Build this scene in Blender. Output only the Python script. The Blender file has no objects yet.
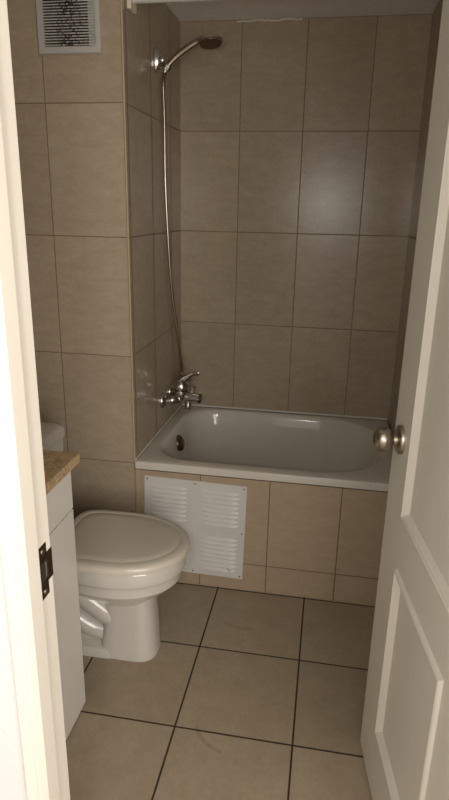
import bpy, bmesh, math, random
from mathutils import Vector, Matrix
random.seed(4)
PI = math.pi
S = bpy.context.scene
COL = S.collection

# ------------------------------------------------------------------ camera
cam = bpy.data.cameras.new('camera'); co = bpy.data.objects.new('camera', cam); COL.objects.link(co)
r_ = Vector((0.98468228, 0.17336506, 0.01858417)); u_ = Vector((-0.07028081, 0.29710368, 0.95225522)); f_ = Vector((-0.15956636, 0.93897495, -0.30473696))
co.matrix_world = Matrix(((r_.x, u_.x, -f_.x, .67791535), (r_.y, u_.y, -f_.y, -1.99483699), (r_.z, u_.z, -f_.z, 1.41951971), (0, 0, 0, 1)))
cam.sensor_fit = 'VERTICAL'; cam.sensor_height = 24; cam.lens = 600.2488 / 800 * 24
cam.clip_start = .02
S.camera = co

# ------------------------------------------------------------------ world, lights, exposure
w = bpy.data.worlds.new('world'); S.world = w; w.use_nodes = True
bg = w.node_tree.nodes['Background']; bg.inputs[0].default_value = (1, .955, .89, 1); bg.inputs[1].default_value = 1.25

def area(name, loc, target, sx, sy, power, colr):
    l = bpy.data.lights.new(name, 'AREA'); l.shape = 'RECTANGLE'; l.size = sx; l.size_y = sy; l.energy = power; l.color = colr
    o = bpy.data.objects.new(name, l); COL.objects.link(o); o.location = loc
    o.rotation_euler = (Vector(target) - Vector(loc)).to_track_quat('-Z', 'Y').to_euler()
    return o
area('hall_lamp', (.60, -2.12, 1.465), (.60, .7, 1.2), .08, .08, 5.5, (1, .95, .87))
area('hall_window', (1.65, -3.2, 1.35), (-.1, -.1, .9), 1.1, 1.5, 43, (1, .95, .88))

vs = S.view_settings
vs.view_transform = 'Standard'; vs.look = 'None'; vs.gamma = 1; vs.exposure = 0.0; vs.use_curve_mapping = False

# ------------------------------------------------------------------ materials
def base_mat(name):
    m = bpy.data.materials.new(name); m.use_nodes = True
    nt = m.node_tree; return m, nt, nt.nodes['Principled BSDF']

def mth(nt, op, a, b=None, c=None):
    n = nt.nodes.new('ShaderNodeMath'); n.operation = op
    for i, v in enumerate((a, b, c)):
        if v is None: continue
        if isinstance(v, (int, float)): n.inputs[i].default_value = v
        else: nt.links.new(v, n.inputs[i])
    return n.outputs[0]

def noise(nt, vec, scale, detail=4, rough=.6):
    n = nt.nodes.new('ShaderNodeTexNoise'); n.inputs['Scale'].default_value = scale
    n.inputs['Detail'].default_value = detail; n.inputs['Roughness'].default_value = rough
    nt.links.new(vec, n.inputs['Vector']); return n.outputs['Fac']

def mix(nt, fac, a, b):
    n = nt.nodes.new('ShaderNodeMix'); n.data_type = 'RGBA'
    if isinstance(fac, (int, float)): n.inputs[0].default_value = fac
    else: nt.links.new(fac, n.inputs[0])
    for i, v in ((6, a), (7, b)):
        if isinstance(v, tuple): n.inputs[i].default_value = (*v[:3], 1)
        else: nt.links.new(v, n.inputs[i])
    return n.outputs[2]

def bump(nt, bs, h, strength, dist):
    b = nt.nodes.new('ShaderNodeBump'); b.inputs['Strength'].default_value = strength; b.inputs['Distance'].default_value = dist
    nt.links.new(h, b.inputs['Height']); nt.links.new(b.outputs[0], bs.inputs['Normal'])

def plain(name, c, rough=.5, metal=0, spec=.5, var=.04, vscale=9, bmp=0, bscale=200, coat=0):
    m, nt, bs = base_mat(name)
    g = nt.nodes.new('ShaderNodeNewGeometry')
    n = noise(nt, g.outputs['Position'], vscale)
    d = tuple(max(0, x * (1 - 2 * var)) for x in c); e = tuple(min(1, x * (1 + 2 * var)) for x in c)
    nt.links.new(mix(nt, n, d, e), bs.inputs['Base Color'])
    bs.inputs['Roughness'].default_value = rough; bs.inputs['Metallic'].default_value = metal
    bs.inputs['Specular IOR Level'].default_value = spec
    bs.inputs['Coat Weight'].default_value = coat; bs.inputs['Coat Roughness'].default_value = .08
    if bmp: bump(nt, bs, noise(nt, g.outputs['Position'], bscale, 2), bmp, .002)
    return m

def tile(name, ua, va, uw, uo, vh, vo, c1, c2, grout, gu=.0034, gv=.0034, rough=.22, spec=.3, stain=False):
    m, nt, bs = base_mat(name)
    g = nt.nodes.new('ShaderNodeNewGeometry')
    sp = nt.nodes.new('ShaderNodeSeparateXYZ'); nt.links.new(g.outputs['Position'], sp.inputs[0])
    U = mth(nt, 'DIVIDE', mth(nt, 'SUBTRACT', sp.outputs[ua], uo), uw)
    V = mth(nt, 'DIVIDE', mth(nt, 'SUBTRACT', sp.outputs[va], vo), vh)
    def d(x, wd):   # metres from the nearest joint
        return mth(nt, 'MULTIPLY', mth(nt, 'ABSOLUTE', mth(nt, 'SUBTRACT', x, mth(nt, 'ROUND', x))), wd)
    du = d(U, uw); dv = d(V, vh)
    mu = nt.nodes.new('ShaderNodeMapRange'); mu.inputs[1].default_value = gu * .35; mu.inputs[2].default_value = gu * .65; nt.links.new(du, mu.inputs[0])
    mv = nt.nodes.new('ShaderNodeMapRange'); mv.inputs[1].default_value = gv * .35; mv.inputs[2].default_value = gv * .65; nt.links.new(dv, mv.inputs[0])
    body = mth(nt, 'MULTIPLY', mu.outputs[0], mv.outputs[0])
    cmb = nt.nodes.new('ShaderNodeCombineXYZ')
    nt.links.new(mth(nt, 'FLOOR', U), cmb.inputs[0]); nt.links.new(mth(nt, 'FLOOR', V), cmb.inputs[1])
    wn = nt.nodes.new('ShaderNodeTexWhiteNoise'); nt.links.new(cmb.outputs[0], wn.inputs['Vector'])
    mp = nt.nodes.new('ShaderNodeVectorMath'); mp.operation = 'MULTIPLY'; nt.links.new(g.outputs['Position'], mp.inputs[0])
    mp.inputs[1].default_value = (1, 1, 1) if va == 1 else (1, 1, 2.2)
    off = nt.nodes.new('ShaderNodeVectorMath'); off.operation = 'MULTIPLY_ADD'
    nt.links.new(wn.outputs['Color'], off.inputs[0]); off.inputs[1].default_value = (7, 7, 7); nt.links.new(mp.outputs[0], off.inputs[2])
    n1 = noise(nt, off.outputs[0], 13, 7, .75); n2 = noise(nt, off.outputs[0], 70, 3)
    f = mth(nt, 'ADD', mth(nt, 'MULTIPLY', n1, .8), mth(nt, 'MULTIPLY', n2, .35))
    f = mth(nt, 'ADD', mth(nt, 'SUBTRACT', f, .1), mth(nt, 'MULTIPLY', mth(nt, 'SUBTRACT', wn.outputs['Value'], .5), .18))
    col = mix(nt, f, c1, c2)
    if stain:       # old scuff marks worn into two floor tiles
        x, y = sp.outputs[0], sp.outputs[1]
        def arc(cx, cy, r, wd, x0, x1):
            rr = mth(nt, 'SQRT', mth(nt, 'ADD', mth(nt, 'POWER', mth(nt, 'SUBTRACT', x, cx), 2), mth(nt, 'POWER', mth(nt, 'SUBTRACT', y, cy), 2)))
            k = nt.nodes.new('ShaderNodeMapRange'); k.inputs[1].default_value = wd; k.inputs[2].default_value = 0; nt.links.new(mth(nt, 'ABSOLUTE', mth(nt, 'SUBTRACT', rr, r)), k.inputs[0])
            ins = mth(nt, 'MULTIPLY', mth(nt, 'GREATER_THAN', x, x0), mth(nt, 'LESS_THAN', x, x1))
            low = mth(nt, 'LESS_THAN', y, cy)
            return mth(nt, 'MULTIPLY', mth(nt, 'MULTIPLY', k.outputs[0], ins), mth(nt, 'MULTIPLY', low, noise(nt, g.outputs['Position'], 60, 3)))
        st = mth(nt, 'ADD', arc(.50, -.62, .122, .008, .386, .475), arc(.46, -.10, .125, .010, .39, .50))
        col = mix(nt, mth(nt, 'MULTIPLY', st, .6), col, (.10, .07, .05))
    fin = mix(nt, body, grout, col)
    nt.links.new(fin, bs.inputs['Base Color'])
    rr = nt.nodes.new('ShaderNodeMapRange'); rr.inputs[3].default_value = .8; rr.inputs[4].default_value = rough; nt.links.new(body, rr.inputs[0])
    nt.links.new(rr.outputs[0], bs.inputs['Roughness']); bs.inputs['Specular IOR Level'].default_value = spec
    n3 = noise(nt, g.outputs['Position'], 170, 3)
    h = mth(nt, 'ADD', body, mth(nt, 'ADD', mth(nt, 'MULTIPLY', n2, .25), mth(nt, 'MULTIPLY', n3, .4)))
    bump(nt, bs, h, .35, .002)
    return m

TW, TH, TZ = .265, .4106, .4974
C1, C2, GR = (.27, .212, .148), (.52, .425, .312), (.19, .14, .09)
T_left = tile('beige_wall_tile', 0, 2, TW, 0, TH, TZ, C1, C2, GR)
T_side = tile('beige_wall_tile_side', 1, 2, TW, .30, TH, TZ, C1, C2, GR, gu=.008)
T_back = tile('beige_wall_tile_rear', 0, 2, TW, .2571, TH, TZ, C1, C2, GR)
T_apron = tile('beige_apron_tile', 0, 2, .260, .2535, TH, .117, (.33, .25, .17), (.5, .39, .275), (.15, .1, .065))
T_floor = tile('beige_floor_tile', 0, 1, .3363, .3287, .3363, -.3441, (.25, .196, .132), (.465, .375, .267), (.04, .026, .017), gu=.0055, gv=.0055, rough=.38, stain=True)
M_paint = plain('white_wall_paint', (.63, .61, .595), .7, var=.02, bmp=.3, bscale=120)
M_ceil = plain('ceiling_paint', (.88, .86, .82), .8, var=.05, vscale=4)
M_frame = plain('cream_gloss_paint', (.74, .685, .60), .35, var=.02, vscale=5)
M_door = plain('door_white_paint', (.68, .63, .55), .38, var=.02, bmp=.12, bscale=90)
M_cer = plain('glazed_ceramic', (.56, .52, .465), .12, var=.01, coat=.3)
M_seat = plain('seat_plastic', (.57, .515, .43), .25, var=.01)
M_tub = plain('tub_enamel', (.62, .58, .51), .12, var=.02, vscale=5)
M_chrome = plain('chrome', (.58, .55, .51), .2, 1, var=.02)
M_steel = plain('brushed_nickel', (.44, .38, .315), .3, 1, var=.03)
M_dark = plain('painted_hole_shade', (.018, .015, .012), .8, var=.2)  # near-black colour stands in for the shade inside holes
M_bronze = plain('aged_brass_plate', (.16, .115, .085), .32, 1, var=.25, vscale=60)
M_white = plain('white_lacquer', (.78, .735, .675), .3, var=.01)
M_metalw = plain('white_painted_metal', (.63, .605, .575), .4, var=.02)
M_cap = plain('white_plastic', (.62, .60, .56), .35, var=.02)
M_tan = plain('tan_corner_bead', (.42, .32, .20), .45, var=.08)
M_creamp = plain('cream_plastic', (.72, .64, .46), .4, var=.03)
M_caulk = plain('white_caulk', (.64, .61, .55), .3, var=.05)
M_grime = plain('old_grime', (.20, .17, .13), .8, var=.3, vscale=90)

def vent_mat():
    m, nt, bs = base_mat('dusty_vent_plastic')
    g = nt.nodes.new('ShaderNodeNewGeometry')
    n = noise(nt, g.outputs['Position'], 130, 5, .75); n2 = noise(nt, g.outputs['Position'], 14, 2)
    sp = nt.nodes.new('ShaderNodeSeparateXYZ'); nt.links.new(g.outputs['Position'], sp.inputs[0])
    d = mth(nt, 'ABSOLUTE', mth(nt, 'ADD', sp.outputs[0], .158))
    k = nt.nodes.new('ShaderNodeMapRange'); k.inputs[1].default_value = .085; k.inputs[2].default_value = .02; nt.links.new(d, k.inputs[0])
    f = mth(nt, 'MULTIPLY', mth(nt, 'GREATER_THAN', mth(nt, 'ADD', n, mth(nt, 'MULTIPLY', n2, .25)), .66), k.outputs[0])
    nt.links.new(mix(nt, f, (.50, .48, .44), (.035, .028, .022)), bs.inputs['Base Color']); bs.inputs['Roughness'].default_value = .6
    return m
M_vent = vent_mat()
M_ventf = plain('vent_frame_plastic', (.46, .44, .41), .45, var=.03)

def granite():
    m, nt, bs = base_mat('brown_speckled_stone')
    g = nt.nodes.new('ShaderNodeNewGeometry')
    n = noise(nt, g.outputs['Position'], 130, 4, .75); n2 = noise(nt, g.outputs['Position'], 28, 3)
    cr = nt.nodes.new('ShaderNodeValToRGB'); nt.links.new(mth(nt, 'ADD', mth(nt, 'MULTIPLY', n, .75), mth(nt, 'MULTIPLY', n2, .25)), cr.inputs[0])
    e = cr.color_ramp.elements
    e[0].position = .34; e[0].color = (.20, .13, .07, 1); e[1].position = .68; e[1].color = (.72, .54, .30, 1)
    k = e.new(.5); k.color = (.50, .35, .19, 1)
    nt.links.new(cr.outputs[0], bs.inputs['Base Color']); bs.inputs['Roughness'].default_value = .3
    return m
M_stone = granite()

# ------------------------------------------------------------------ mesh helpers
def V(*a): return Vector(a)
class MB:
    def __init__(s): s.bm = bmesh.new()
    def box(s, x0, x1, y0, y1, z0, z1, bev=0, seg=2):
        t = bmesh.new()
        bmesh.ops.create_cube(t, size=1)
        bmesh.ops.transform(t, matrix=Matrix.Translation(((x0 + x1) / 2, (y0 + y1) / 2, (z0 + z1) / 2)) @ Matrix.Diagonal((abs(x1 - x0), abs(y1 - y0), abs(z1 - z0), 1)), verts=t.verts)
        if bev: bmesh.ops.bevel(t, geom=t.edges[:], offset=bev, segments=seg, affect='EDGES', profile=.5)
        s.add(t); return s
    def add(s, t):
        me = bpy.data.meshes.new('tmp'); t.to_mesh(me); t.free(); s.bm.from_mesh(me); bpy.data.meshes.remove(me)
    def loft(s, rings, cap0=True, cap1=True):
        bm = s.bm; rv = [[bm.verts.new(p) for p in r] for r in rings]; n = len(rings[0])
        for a, b in zip(rv, rv[1:]):
            for i in range(n):
                bm.faces.new((a[i], a[(i + 1) % n], b[(i + 1) % n], b[i]))
        if cap0: bm.faces.new(list(reversed(rv[0])))
        if cap1: bm.faces.new(rv[-1])
        return s
    def lathe(s, o, ax, prof, n=28):
        ax = Vector(ax).normalized(); o = Vector(o)
        a = ax.orthogonal().normalized(); b = ax.cross(a)
        return s.loft([[o + ax * h + (a * math.cos(2 * PI * i / n) + b * math.sin(2 * PI * i / n)) * max(r, 1e-5) for i in range(n)] for h, r in prof])
    def tube(s, pts, rad, n=12, sub=6, sq=(1, 1)):
        pts = [Vector(p) for p in pts]
        P = []
        if sub > 1:
            for i in range(len(pts) - 1):
                p0 = pts[max(i - 1, 0)]; p1 = pts[i]; p2 = pts[i + 1]; p3 = pts[min(i + 2, len(pts) - 1)]
                for k in range(sub):
                    t = k / sub
                    P.append(.5 * ((2 * p1) + (p2 - p0) * t + (2 * p0 - 5 * p1 + 4 * p2 - p3) * t * t + (3 * p1 - p0 - 3 * p2 + p3) * t ** 3))
            P.append(pts[-1])
        else: P = pts
        N = len(P)
        def R(i):
            if isinstance(rad, (int, float)): return rad
            x = i / (N - 1) * (len(rad) - 1); k = min(int(x), len(rad) - 2); return rad[k] + (rad[k + 1] - rad[k]) * (x - k)
        t0 = (P[1] - P[0]).normalized(); a = t0.orthogonal().normalized(); rings = []
        for i in range(N):
            t = (P[min(i + 1, N - 1)] - P[max(i - 1, 0)]).normalized()
            a = (a - t * a.dot(t)).normalized(); b = t.cross(a)
            rings.append([P[i] + (a * math.cos(2 * PI * k / n) * sq[0] + b * math.sin(2 * PI * k / n) * sq[1]) * R(i) for k in range(n)])
        return s.loft(rings)
    def build(s, name, mat, parent=None, smooth=None):
        bmesh.ops.recalc_face_normals(s.bm, faces=s.bm.faces)
        me = bpy.data.meshes.new(name); s.bm.to_mesh(me); s.bm.free()
        me.materials.append(mat)
        if smooth is not None:
            for p in me.polygons: p.use_smooth = True
            me.set_sharp_from_angle(angle=math.radians(smooth))
        o = bpy.data.objects.new(name, me); COL.objects.link(o)
        if parent:
            o.parent = parent; o.matrix_parent_inverse = parent_world(parent).inverted()
        return o

def parent_world(o):
    m = Matrix.Translation(o.location) @ o.rotation_euler.to_matrix().to_4x4()
    if o.parent: m = parent_world(o.parent) @ o.matrix_parent_inverse @ m
    return m

def tag(o, label, cat, group=None, kind=None):
    o['label'] = label; o['category'] = cat
    if group: o['group'] = group
    if kind: o['kind'] = kind
    return o
def thing(name, loc, label, cat, group=None, kind=None, rz=0):
    o = bpy.data.objects.new(name, None); COL.objects.link(o); o.location = loc; o.rotation_euler = (0, 0, rz); o.empty_display_size = .05
    return tag(o, label, cat, group, kind)
def struct(o, label, cat): return tag(o, label, cat, None, 'structure')

# ------------------------------------------------------------------ the room
D = .734; XR = .99; XL = -.42; YF = -1.335; YH = -1.405; CZ = 2.14
struct(MB().box(-1.8, 2.6, -4.2, .85, -.06, 0).build('floor', T_floor), 'beige square floor tiles with dark joints', 'floor')
struct(MB().box(XL - .06, XR + .06, YF, D + .06, CZ, CZ + .06).build('ceiling', M_ceil), 'pale ceiling just above the rear tiles', 'ceiling')
struct(MB().box(XL - .06, XL, YF, 0, 0, CZ).build('wall_left', T_side), 'tiled wall behind the toilet tank and vanity', 'wall')
struct(MB().box(XL - .06, 0, 0, D + .06, 0, CZ).build('wall_corner', T_left), 'tiled boxed-out wall left of the bathtub with the vent', 'wall')
# the side of the boxed-out wall towards the tub carries its own joint layout
o = bpy.data.objects['wall_corner']; o.data.materials.append(T_side)
for p in o.data.polygons:
    if p.normal.x > .9: p.material_index = 1
struct(MB().box(0, XR + .06, D, D + .06, 0, CZ).build('wall_back', T_back), 'tiled wall behind the bathtub', 'wall')
struct(MB().box(XR, XR + .06, YF, D, 0, CZ).build('wall_right', T_side), 'dark tiled wall at the right end of the bathtub', 'wall')
struct(MB().box(0, XR, 0, .04, 0, .472).build('wall_tub', T_apron), 'tiled apron wall below the bathtub rim', 'wall')
wf = MB().box(-1.8, .306, YH, YF, 0, 2.6).box(1.03, 2.6, YH, YF, 0, 2.6).box(.306, 1.03, YH, YF, 2.03, 2.6)
struct(wf.build('wall_front', M_paint), 'white painted wall around the doorway', 'wall')

def frame_side(name, sx, x, label):
    # rebated jamb with stop and casing: plan profile extruded upward; sx mirrors it
    pr = [(-.022, YH), (-.022, YH - .010), (-.018, YH - .014), (.002, YH - .017), (.004, YH - .021), (.007, YH - .021), (.012, YH - .010), (.012, -1.386), (.010, -1.383), (0, -1.383), (0, YF + .003), (-.001, YF + .004), (-.022, YF + .004), (-.0235, YF)]
    z1 = 2.005
    m = MB(); m.loft([[V(x + sx * a, b, z) for a, b in pr] for z in (0, z1)])
    return struct(m.build(name, M_frame), label, 'door frame')
jamb = frame_side('trim_1', 1, .33, 'cream painted door jamb with latch plate at left')
frame_side('trim_2', -1, 1.006, 'cream painted door jamb behind the open door')
hd = MB().box(.308, 1.028, YH - .02, YF + .004, 2.005, 2.03, .003)
struct(hd.build('trim_3', M_frame), 'cream painted head board of the doorway', 'door frame')

# latch plate let into the jamb
sp = MB()
sp.box(.3295, .3312, -1.368, -1.345, .916, .994, .0006, 1)
sp.box(.3295, .3312, -1.346, -1.3305, .935, .978, .0006, 1)
sp.tube([(.3303, -1.3325, .9565), (.3303, -1.3305, .9565), (.327, -1.3290, .9565)], .0008, 6, 2)
plate = sp.build('strike_plate', M_bronze, jamb); plate['label'] = 'dark metal latch plate'
MB().box(.3305, .3318, -1.3635, -1.3475, .942, .970, .0004, 1).build('latch_hole_shade', M_dark, plate)  # dark block on the plate; the hole's shade is in its colour
MB().box(.3310, .3325, -1.3520, -1.3485, .945, .967, .0004, 1).build('latch_lip', M_steel, plate)
for z in (.925, .985):
    MB().lathe((.331, -1.3565, z), (1, 0, 0), [(0, .004), (.0012, .0036), (.0016, .001)], 14).build('screw', M_steel, plate, 40)

# tan bead on the outer corner of the boxed-out wall; the bead of caulk under the ceiling
b = MB().lathe((.0008, -.0008, .5), (0, 0, 1), [(0, .0038), (1.64, .0038)], 12)
struct(b.build('trim_4', M_tan, None, 40), 'thin tan bead on the tiled corner left of the tub', 'trim')
b = MB().box(.004, .020, -.006, 0, 0, .476, .002)
struct(b.build('trim_5', M_tan), 'narrow tan tile strip beside the white access panel', 'trim')
pts = [(.235 + .0125 * i, D - .002, CZ - .004 + random.uniform(-.003, .002)) for i in range(22)]
b = MB().tube(pts, .0035, 8, 2)
struct(b.build('trim_6', M_caulk, None, 60), 'smeared white caulk line under the ceiling', 'caulk')

# ------------------------------------------------------------------ door leaf, open inwards
TH_ = math.radians(7.769)
A = V(.85025567, -.63755242, 0); dv = V(math.sin(TH_), -math.cos(TH_), 0); nv = V(-math.cos(TH_), -math.sin(TH_), 0)
LW, LZ0, LZ1, LT = .688, .008, 1.985, .038
def DP(u, d, z): return A + dv * u + nv * d + V(0, 0, z)
door = thing('door_1', DP(LW, -LT, 0), 'white panelled bathroom door standing open at right', 'door', None, 'structure')
panels = [(.145, .482, .195, .662), (.145, .482, 0.785, 1.86)]
def leaf_mesh():
    m = MB(); bm = m.bm
    us = [0, .145, .482, LW]; zs = [LZ0, .195, .662, 0.785, 1.86, LZ1]
    def q(*p): bm.faces.new([bm.verts.new(x) for x in p])
    prof = [(0, 0), (.004, .0055), (.008, .0075), (.010, .0045), (.014, .0055), (.018, .001), (.024, -.006), (.032, -.006)]
    for side in (0, 1):
        f = (lambda u, d, z: DP(u, d, z)) if side == 0 else (lambda u, d, z: DP(u, -LT - d, z))
        for i in range(3):
            for j in range(5):
                u0, u1, z0, z1 = us[i], us[i + 1], zs[j], zs[j + 1]
                if (u0, u1, z0, z1) in panels:
                    for (a, da), (b, db) in zip(prof, prof[1:]):
                        def rect(k, d): return [f(u0 + k, d, z0 + k), f(u1 - k, d, z0 + k), f(u1 - k, d, z1 - k), f(u0 + k, d, z1 - k)]
                        ra, rb = rect(a, da), rect(b, db)
                        for k in range(4): q(ra[k], ra[(k + 1) % 4], rb[(k + 1) % 4], rb[k])
                    k, d = prof[-1]; q(*rect(k, d))
                else: q(f(u0, 0, z0), f(u1, 0, z0), f(u1, 0, z1), f(u0, 0, z1))
    for (u0, z0, u1, z1) in ((0, LZ0, 0, LZ1), (LW, LZ0, LW, LZ1), (0, LZ0, LW, LZ0), (0, LZ1, LW, LZ1)):
        q(DP(u0, 0, z0), DP(u1, 0, z1), DP(u1, -LT, z1), DP(u0, -LT, z0))
    bmesh.ops.remove_doubles(bm, verts=bm.verts, dist=1e-5)
    return m
leaf_mesh().build('door_leaf', M_door, door)
KZ, KU = .936, .062
kn = thing('doorknob', DP(KU, 0, KZ), '', '')
for k in ('label', 'category'): del kn[k]
kn.parent = door; kn.matrix_parent_inverse = parent_world(door).inverted()
for sd, o0 in ((1, 0), (-1, -LT)):
    ax = nv * sd; org = DP(KU, o0, KZ)
    MB().lathe(org, ax, [(0, .033), (.005, .033), (.009, .030), (.011, .020), (.012, .014)], 36).build('rose', M_steel, kn, 40)
    k = MB().lathe(org, ax, [(.011, .0135), (.019, .0125), (.022, .0155), (.026, .0225), (.033, .0268), (.042, .0278), (.051, .0255), (.0575, .0205), (.0600, .0150)], 36).build('knob', M_steel, kn, 50)
    MB().lathe(org, ax, [(.0595, .011), (.0605, .011), (.0610, .0095)], 24).build('lock_button', M_bronze, kn, 40)
MB().box(-.0, .001, -.011, .011, -.028, .028).build('latch_plate', M_steel, kn)
lp = [c for c in kn.children if c.name.startswith('latch_plate')][0]
lp.matrix_parent_inverse = Matrix.Identity(4); lp.location = (0, 0, 0)
lp.rotation_euler = (0, 0, 0)
lp.data.transform(Matrix.Translation(-V(*kn.location)) @ Matrix.Translation(DP(-.0006, -LT / 2, KZ)) @ Matrix.Rotation(TH_ + PI / 2, 4, 'Z'))

# ------------------------------------------------------------------ bathtub
def rrect(x0, x1, y0, y1, rl, rr, z, ns=10, nc=12):
    pts = []
    def corner(cx, cy, r, a0):
        for i in range(nc + 1):
            a = a0 + (PI / 2) * i / nc; pts.append(V(cx + r * math.cos(a), cy + r * math.sin(a), z))
    def side(p, q):
        for i in range(1, ns): pts.append(p + (q - p) * i / ns)
    corner(x1 - rr, y0 + rr, rr, -PI / 2); side(V(x1, y0 + rr, z), V(x1, y1 - rr, z))
    corner(x1 - rr, y1 - rr, rr, 0); side(V(x1 - rr, y1, z), V(x0 + rl, y1, z))
    corner(x0 + rl, y1 - rl, rl, PI / 2); side(V(x0, y1 - rl, z), V(x0, y0 + rl, z))
    corner(x0 + rl, y0 + rl, rl, PI); side(V(x0 + rl, y0, z), V(x1 - rr, y0, z))
    return pts
tub = thing('bathtub', (.5, .36, 0), 'white enamel bathtub set into the tiled alcove', 'bathtub')
x0, x1, y0, y1 = .003, XR - .003, -.007, D - .003
m = MB()
R = [rrect(x0, x1, y0, y1, .004, .004, .4665), rrect(x0, x1, y0, y1, .004, .004, .488), rrect(x0 + .0015, x1 - .0015, y0 + .002, y1 - .0015, .006, .006, .4945), rrect(x0 + .006, x1 - .006, y0 + .008, y1 - .006, .008, .008, .497),
     rrect(.042, .950, .040, .708, .15, .28, .497), rrect(.050, .942, .048, .702, .15, .275, .4955),
     rrect(.058, .934, .056, .695, .148, .27, .489), rrect(.064, .927, .063, .689, .146, .265, .475), rrect(.075, .905, .080, .678, .143, .25, .42),
     rrect(.100, .85, .115, .655, .138, .23, .28), rrect(.130, .80, .145, .635, .13, .21, .17), rrect(.17, .75, .185, .60, .11, .18, .128), rrect(.23, .68, .24, .54, .09, .13, .118)]
for rg in R:            # the rim falls a little towards the rear wall
    for p in rg: p.z += .0125 - .022 * p.y
m.loft(R, False, True)
m.build('tub_shell', M_tub, tub, 50)
ax = V(1, -.12, .3).normalized()
ov = MB().lathe((.0725, .39, .432), ax, [(-.006, .036), (.006, .036), (.014, .032), (.019, .022), (.020, .008)], 30).build('overflow_cover', M_bronze, tub, 40)
cl = MB()
cl.tube([(.004, .0, .513), (.004, .36, .505), (.004, D - .006, .498)], .0045, 8, 4)
cl.tube([(.004, D - .004, .498), (.5, D - .004, .498), (XR - .006, D - .004, .498)], .0045, 8, 4)
cl.build('caulk_line', M_caulk, tub, 60)
MB().lathe((.30, .39, .118), (0, 0, 1), [(0, .032), (.003, .031), (.004, .02)], 28).build('drain', M_chrome, tub, 40)

# ------------------------------------------------------------------ louvred access panel on the apron
px, pz, pw, ph = .2305, .2500, .392, .396
acc = thing('access_panel', (px, 0, pz), 'white louvred metal access panel on the tub apron beside the toilet', 'access panel')
MB().box(px - pw / 2, px + pw / 2, -.0035, 0, pz - ph / 2, pz + ph / 2, .0008, 1).build('panel_plate', M_metalw, acc)
def louver(cx, z, w_=.142, h=.0125, dp=.0075):
    m = MB(); n = 9; rings = []
    for i in range(n + 1):
        t = i / n; e = min(1, math.sin(PI * t) * 2.6) if 0 < t < 1 else .02
        x = cx - w_ / 2 + w_ * t
        zt, zb = z + h / 2, z - h / 2 * (.4 + .6 * e)
        rings.append([V(x, -.0033, zt), V(x, -.0033 - dp * .45 * e, zt - h * .35), V(x, -.0035 - dp * e, zb + .0015), V(x, -.0035 - dp * .9 * e, zb), V(x, -.0031, zb + .0005)])
    return m.loft(rings)
for cx in (.129, .3295):
    for zt in (.412, .218):
        for k in range(8):
            louver(cx, zt - k * .0190).build('louver', M_metalw, acc, 30)
for sx in (-1, 0, 1):
    for sz in (-1, 0, 1):
        if sx == 0 and sz == 0: continue
        MB().lathe((px + sx * (pw / 2 - .011), -.0034, pz + sz * (ph / 2 - .011)), (0, -1, 0), [(0, .0036), (.0012, .0032), (.0018, .001)], 12).build('screw', M_grime, acc, 40)
bl = MB().lathe((.376, -.008, .094), (0, -1, 0), [(0, .010), (.004, .008), (.007, .0035), (.0075, .001)], 14).build('shiny_blob', M_caulk, acc, 60)  # small pale raised blob over the louvers
bl['label'] = 'small shiny blob on the lower right louvers'
acc.rotation_euler = (0, math.radians(1.1), 0)

# ------------------------------------------------------------------ wall vent
vx0, vx1, vz0, vz1 = -.2705, -.0665, 1.866, 2.070
vent = thing('air_vent', ((vx0 + vx1) / 2, 0, (vz0 + vz1) / 2), 'grey slatted air vent clogged with dust high on the tiled wall', 'vent')
ix0, ix1, iz0, iz1 = -.2490, -.0800, 1.886, 2.050
m = MB(); bm = m.bm
def rect_(x0, x1, z0, z1, y): return [V(x0, y, z0), V(x1, y, z0), V(x1, y, z1), V(x0, y, z1)]
m.loft([rect_(vx0, vx1, vz0, vz1, 0), rect_(vx0, vx1, vz0, vz1, -.008), rect_(vx0 + .003, vx1 - .003, vz0 + .003, vz1 - .003, -.012), rect_(ix0, ix1, iz0, iz1, -.012), rect_(ix0, ix1, iz0, iz1, -.001)], False, False)
m.build('vent_frame', M_ventf, vent)
dk = MB().box(ix0 - .002, ix1 - .026, -.0018, 0, iz0 - .002, iz1 + .002).build('duct_shade_plate', M_dark, vent); dk['label'] = 'dark opening behind the slats'  # solid dark plate, duct shade put into its colour
MB().box(ix1 - .026, ix1 + .002, -.0018, 0, iz0 - .002, iz1 + .002).build('blank_plate', M_ventf, vent)
for k in range(21):
    z = iz0 + .004 + k * .0078
    rg = [[V(x, -.0110, z - .0014), V(x, -.0110, z + .0018), V(x, -.0035, z + .0046), V(x, -.0035, z + .0030)] for x in (ix0, ix1)]
    MB().loft(rg).build('slat', M_vent, vent)

# ------------------------------------------------------------------ vanity and counter
YV = -.648; Y2 = -1.20
van = thing('vanity_cabinet', (-.19, (YV + Y2) / 2, 0), 'white lacquered vanity cabinet beside the toilet, behind the jamb', 'cabinet')
MB().box(XL + .002, .027, Y2, YV, .0, .775, .001, 1).build('cabinet_body', M_white, van)
MB().box(.028, .046, Y2, YV, .004, .648, .0015, 2).build('cabinet_door', M_white, van)
MB().box(.028, .046, Y2, YV, .652, .773, .0015, 2).build('drawer_front', M_white, van)
tag(MB().box(XL + .002, .064, Y2 - .01, -.625, .7755, .802, .003, 2).build('countertop', M_stone), 'brown speckled stone countertop on the white vanity', 'countertop')

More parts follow.
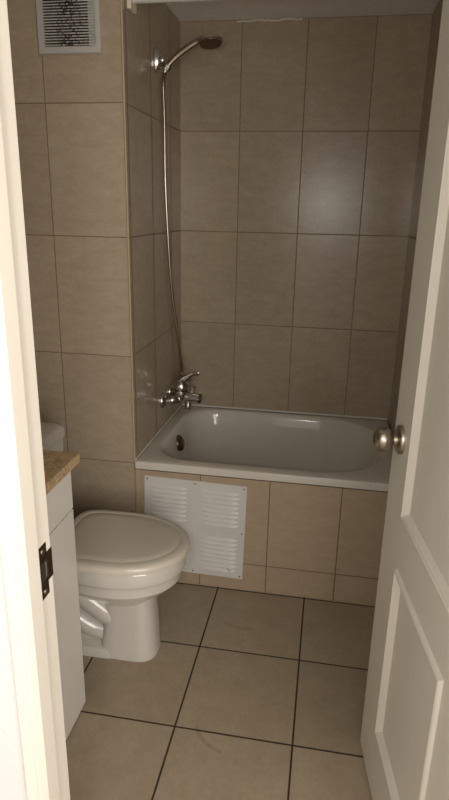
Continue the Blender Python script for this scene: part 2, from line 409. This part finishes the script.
# ------------------------------------------------------------------ toilet
yc = -.397
def egg(z, xc, af, ab, b, nb=2.6, nf=2.05, n=56, dy=0):
    pts = []
    for i in range(n):
        t = 2 * PI * i / n; c, s = math.cos(t), math.sin(t)
        e = nf if c >= 0 else nb; a = af if c >= 0 else ab
        pts.append(V(xc + a * math.copysign(abs(c) ** (2 / e), c), yc + dy + b * math.copysign(abs(s) ** (2 / e), s), z))
    return pts
toi = thing('toilet', (.1, yc, 0), 'cream ceramic toilet with its lid closed beside the access panel', 'toilet')
m = MB()
m.loft([egg(.222, .085, .100, .10, .078), egg(.238, .085, .112, .13, .090), egg(.258, .085, .142, .17, .114), egg(.282, .085, .170, .19, .136), egg(.310, .085, .190, .20, .152), egg(.335, .085, .190, .200, .150), egg(.350, .085, .193, .202, .153), egg(.3535, .085, .196, .203, .156), egg(.356, .085, .207, .205, .164), egg(.395, .085, .209, .205, .166), egg(.400, .085, .206, .203, .163)])
m.box(-.30, -.08, yc - .12, yc + .12, .30, .398, .02, 3)
for v in m.bm.verts:
    if v.co.z > .27: v.co.z -= .009 * min(1, (v.co.z - .27) / .05)
m.build('bowl', M_cer, toi, 35)
m = MB()
def col(z, x0, x1, b, n=4.5): return egg(z, (x0 + x1) / 2 + .02, (x1 - x0) / 2 - .02, (x1 - x0) / 2 + .02, b, 7, 2.6)
m.loft([[p + V(0, .010, 0) for p in r] for r in (col(.0, .006, .198, .070), col(.012, .006, .200, .071), col(.03, .012, .197, .069), col(.10, .024, .195, .068), col(.18, .032, .190, .068), col(.245, .034, .188, .070))])
m.loft([egg(0, .02, .1, .30, .064, 5), egg(.015, .02, .1, .30, .064, 5), egg(.032, .02, .1, .295, .058, 5), egg(.045, .02, .1, .28, .030, 5), egg(.12, .02, .08, .26, .018, 5), egg(.33, .02, .08, .26, .018, 5)])
m.build('pedestal', M_cer, toi, 45)
m = MB()
for sy in (-1, 1):
    m.tube([(-.20, yc + sy * .02, .325), (-.13, yc + sy * .024, .290), (-.045, yc + sy * .028, .222), (.035, yc + sy * .024, .156), (.07, yc + sy * .018, .13)], [.03, .040, .043, .040, .03], 20, 8)
    m.tube([(-.24, yc + sy * .018, .205), (-.15, yc + sy * .018, .185), (-.08, yc + sy * .022, .130), (-.02, yc + sy * .018, .088), (.04, yc + sy * .014, .07)], [.03, .036, .038, .036, .03], 20, 8)
m.build('trapway', M_cer, toi, 50)
# seat ring and closed lid
m = MB()
m.loft([egg(.4005, .09, .184, .184, .146, 4), egg(.402, .09, .187, .186, .148, 4), egg(.4050, .09, .187, .186, .148, 4), egg(.4060, .09, .184, .184, .146, 4)])
bmesh.ops.translate(m.bm, verts=m.bm.verts, vec=(0, -.002, -.009))
m.build('seat', M_seat, toi, 35)
m = MB()
def lid(z, k): return egg(z, .085, .220 - k, .202 - k, .174 - k, 5.5)
m.loft([lid(.4062, .005), lid(.4075, .001), lid(.4150, 0), lid(.4240, .002), lid(.4295, .008), lid(.4320, .016), lid(.4330, .026), lid(.4330, .029), lid(.4318, .0305), lid(.4318, .033), lid(.4330, .035), lid(.4342, .06), lid(.4348, .12)])
bmesh.ops.translate(m.bm, verts=m.bm.verts, vec=(0, -.002, -.009))
m.build('lid', M_seat, toi, 35)
for sy in (-.07, .07):
    MB().lathe((-.118, yc + sy - .018, .409), (0, 1, 0), [(0, .008), (.002, .010), (.034, .010), (.036, .008)], 16).build('hinge', M_seat, toi, 40)
m = MB()
def tk(z, k, x0=-.405, x1=-.172, hw=.195): return rrect(x0 + k, x1 - k, yc - hw + k, yc + hw - k, .035, .035, z, 6, 8)
m.loft([tk(.385, .03), tk(.40, .014), tk(.45, .006), tk(.672, -.002), tk(.676, .002)])
m.build('tank', M_cer, toi, 45)
m = MB()
m.loft([tk(.6765, -.002), tk(.680, -.006), tk(.702, -.006), tk(.712, -.001), tk(.717, .012), tk(.718, .05)])
m.build('tank_lid', M_cer, toi, 45)

# ------------------------------------------------------------------ bath mixer tap on the side wall
tx, ty, tz = .062, .455, .628
tap = thing('bath_mixer', (0, ty, tz), 'chrome bath mixer tap on the side wall above the tub', 'tap')
for sy in (-1, 1):
    yy = ty + sy * .066
    MB().lathe((0, yy, tz - .004), (1, 0, 0), [(.001, .033), (.006, .033), (.013, .029), (.020, .019), (.022, .014)], 28).build('wall_flange', M_chrome, tap, 40)
    MB().tube([(.010, yy, tz - .004), (.03, yy, tz - .003), (.045, yy - sy * .004, tz), (tx, yy - sy * .018, tz)], [.014, .016, .018, .019], 16, 4).build('inlet', M_chrome, tap, 50)
m = MB().lathe((tx, ty - .058, tz), (0, 1, 0), [(0, .014), (.004, .019), (.03, .022), (.086, .022), (.112, .019), (.116, .014)], 28)
m.tube([(tx, ty, tz + .0), (tx + .004, ty - .002, tz + .018), (tx + .006, ty - .004, tz + .034)], [.033, .035, .032], 24, 4)
m.build('body', M_chrome, tap, 45)
m = MB().lathe((tx + .006, ty - .004, tz + .034), (.1, 0, 1), [(0, .032), (.005, .034), (.020, .0325), (.034, .026), (.044, .016), (.047, .003)], 28)
m.tube([(tx + .002, ty - .004, tz + .052), (tx + .024, ty - .006, tz + .074), (tx + .050, ty - .008, tz + .096), (tx + .074, ty - .010, tz + .108), (tx + .090, ty - .011, tz + .112)], [.029, .027, .019, .0135, .009], 18, 6, (1.0, .62))
m.build('lever', M_chrome, tap, 50)
m = MB().tube([(tx, ty, tz + .002), (tx + .035, ty - .003, tz + .003), (tx + .068, ty - .006, tz + .000), (tx + .090, ty - .008, tz - .003)], [.025, .023, .0205, .020], 22, 5)
m.build('spout', M_chrome, tap, 50)
MB().lathe((tx + .088, ty - .008, tz - .003), (1, 0, -.05), [(0, .0205), (.004, .0215), (.009, .021), (.010, .016), (.0085, .004)], 24).build('aerator', M_bronze, tap, 40)
MB().lathe((tx + .038, ty - .004, tz - .012), (0, 0, -1), [(0, .0155), (.022, .0150), (.026, .0165), (.043, .0135), (.045, .009)], 22).build('outlet', M_chrome, tap, 40)
MB().lathe((tx + .060, ty - .005, tz + .018), (0, 0, 1), [(0, .006), (.022, .006), (.023, .011), (.034, .0125), (.037, .010)], 22).build('diverter', M_chrome, tap, 40)

# ------------------------------------------------------------------ shower: bracket, hand shower, hose
by, bz = .355, 1.922
br = thing('shower_bracket', (0, by, bz), 'chrome shower holder fixed high on the side wall', 'bracket')
m = MB(); m.loft([[V(x, by + a * k, bz + b * k) for a, b in [(.020 * math.sin(2 * PI * i / 24), .042 * math.cos(2 * PI * i / 24)) for i in range(24)]] for x, k in ((.001, 1), (.008, .98), (.018, .74), (.028, .45), (.032, .25))])
m.build('backplate', M_chrome, br, 40)
MB().tube([(.014, by, bz - .006), (.022, by, bz - .012), (.031, by, bz - .019)], [.011, .010, .012], 16, 3).build('arm', M_chrome, br, 50)
hx = V(.016, 0, .024).normalized(); ho = V(.036, by, bz - .040) + hx * .006
ha = hx.orthogonal().normalized(); hb = hx.cross(ha)
hr = [[ho + hx * h + (ha * math.cos(2 * PI * i / 24) + hb * math.sin(2 * PI * i / 24)) * r for i in range(24)] for h, r in ((0, .0135), (0, .0155), (.003, .0165), (.019, .018), (.021, .0165), (.021, .0135), (0, .0135))]
MB().loft(hr, False, False).build('holder', M_chrome, br, 40)
MB().lathe((.030, by - .012, bz - .003), (0, -1, .15), [(0, .010), (.010, .010), (.013, .006)], 18).build('clamp_knob', M_chrome, br, 40)
hs = thing('hand_shower', (.045, by, bz - .02), 'chrome hand shower resting in its holder over the tub', 'shower')
hp = [(.036, by, bz - .040), (.052, by, bz - .016), (.088, by - .002, bz + .014), (.125, by - .004, bz + .037), (.160, by - .006, bz + .054), (.190, by - .008, bz + .062)]
MB().tube(hp, [.0095, .011, .0115, .0120, .0115, .014], 18, 6).build('handle', M_steel, hs, 50)
hd = V(.206, by - .010, bz + .056); fa = V(.12, -.20, -.97).normalized()
sh = MB().lathe(hd - fa * .016, fa, [(.004, .012), (.008, .028), (.014, .040), (.020, .0455), (.025, .0455), (.028, .042)], 36).build('shower_head', M_chrome, hs, 45)
MB().lathe(hd - fa * .016, fa, [(.0275, .040), (.0292, .039), (.0300, .030), (.0302, .008)], 36).build('spray_face', M_bronze, sh, 45)
hose = [(.035, by, bz - .043), (.030, by + .002, bz - .09), (.032, by + .004, bz - .20), (.033, by + .006, 1.50), (.040, by + .020, 1.25), (.047, by + .045, 1.07), (.060, by + .095, .86), (.060, by + .145, .735), (.056, by + .160, .690), (.050, by + .172, .662)]
def hose_mesh():
    m = MB(); m.tube(hose, .0068, 12, 60); bm = m.bm   # fine rings: every other ring set in, like wound metal
    vs_ = list(bm.verts); n = 12
    for k in range(0, len(vs_) // n):
        if k % 2:
            ring = vs_[k * n:(k + 1) * n]; c = sum((v.co for v in ring), Vector()) / n
            for v in ring: v.co = c + (v.co - c) * .84
    return m
tag(hose_mesh().build('shower_hose', M_steel, None, 80), 'flexible metal shower hose hanging from the holder to the tap', 'hose')

# ------------------------------------------------------------------ shower rod
rod = thing('shower_rod', (.5, .075, 2.034), 'white shower curtain rod spanning the top of the tub alcove', 'rod')
MB().lathe((.006, .075, 2.032), (1, 0, 0), [(0, .0135), (XR - .012, .0135)], 24).build('tube', M_cap, rod, 40)
for x, s in ((0, 1), (XR, -1)):
    f = MB().box(x + s * .0008, x + s * .016, .045, .105, 1.998, 2.062, .004, 2).build('end_bracket', M_creamp, rod); f['label'] = 'cream end bracket'
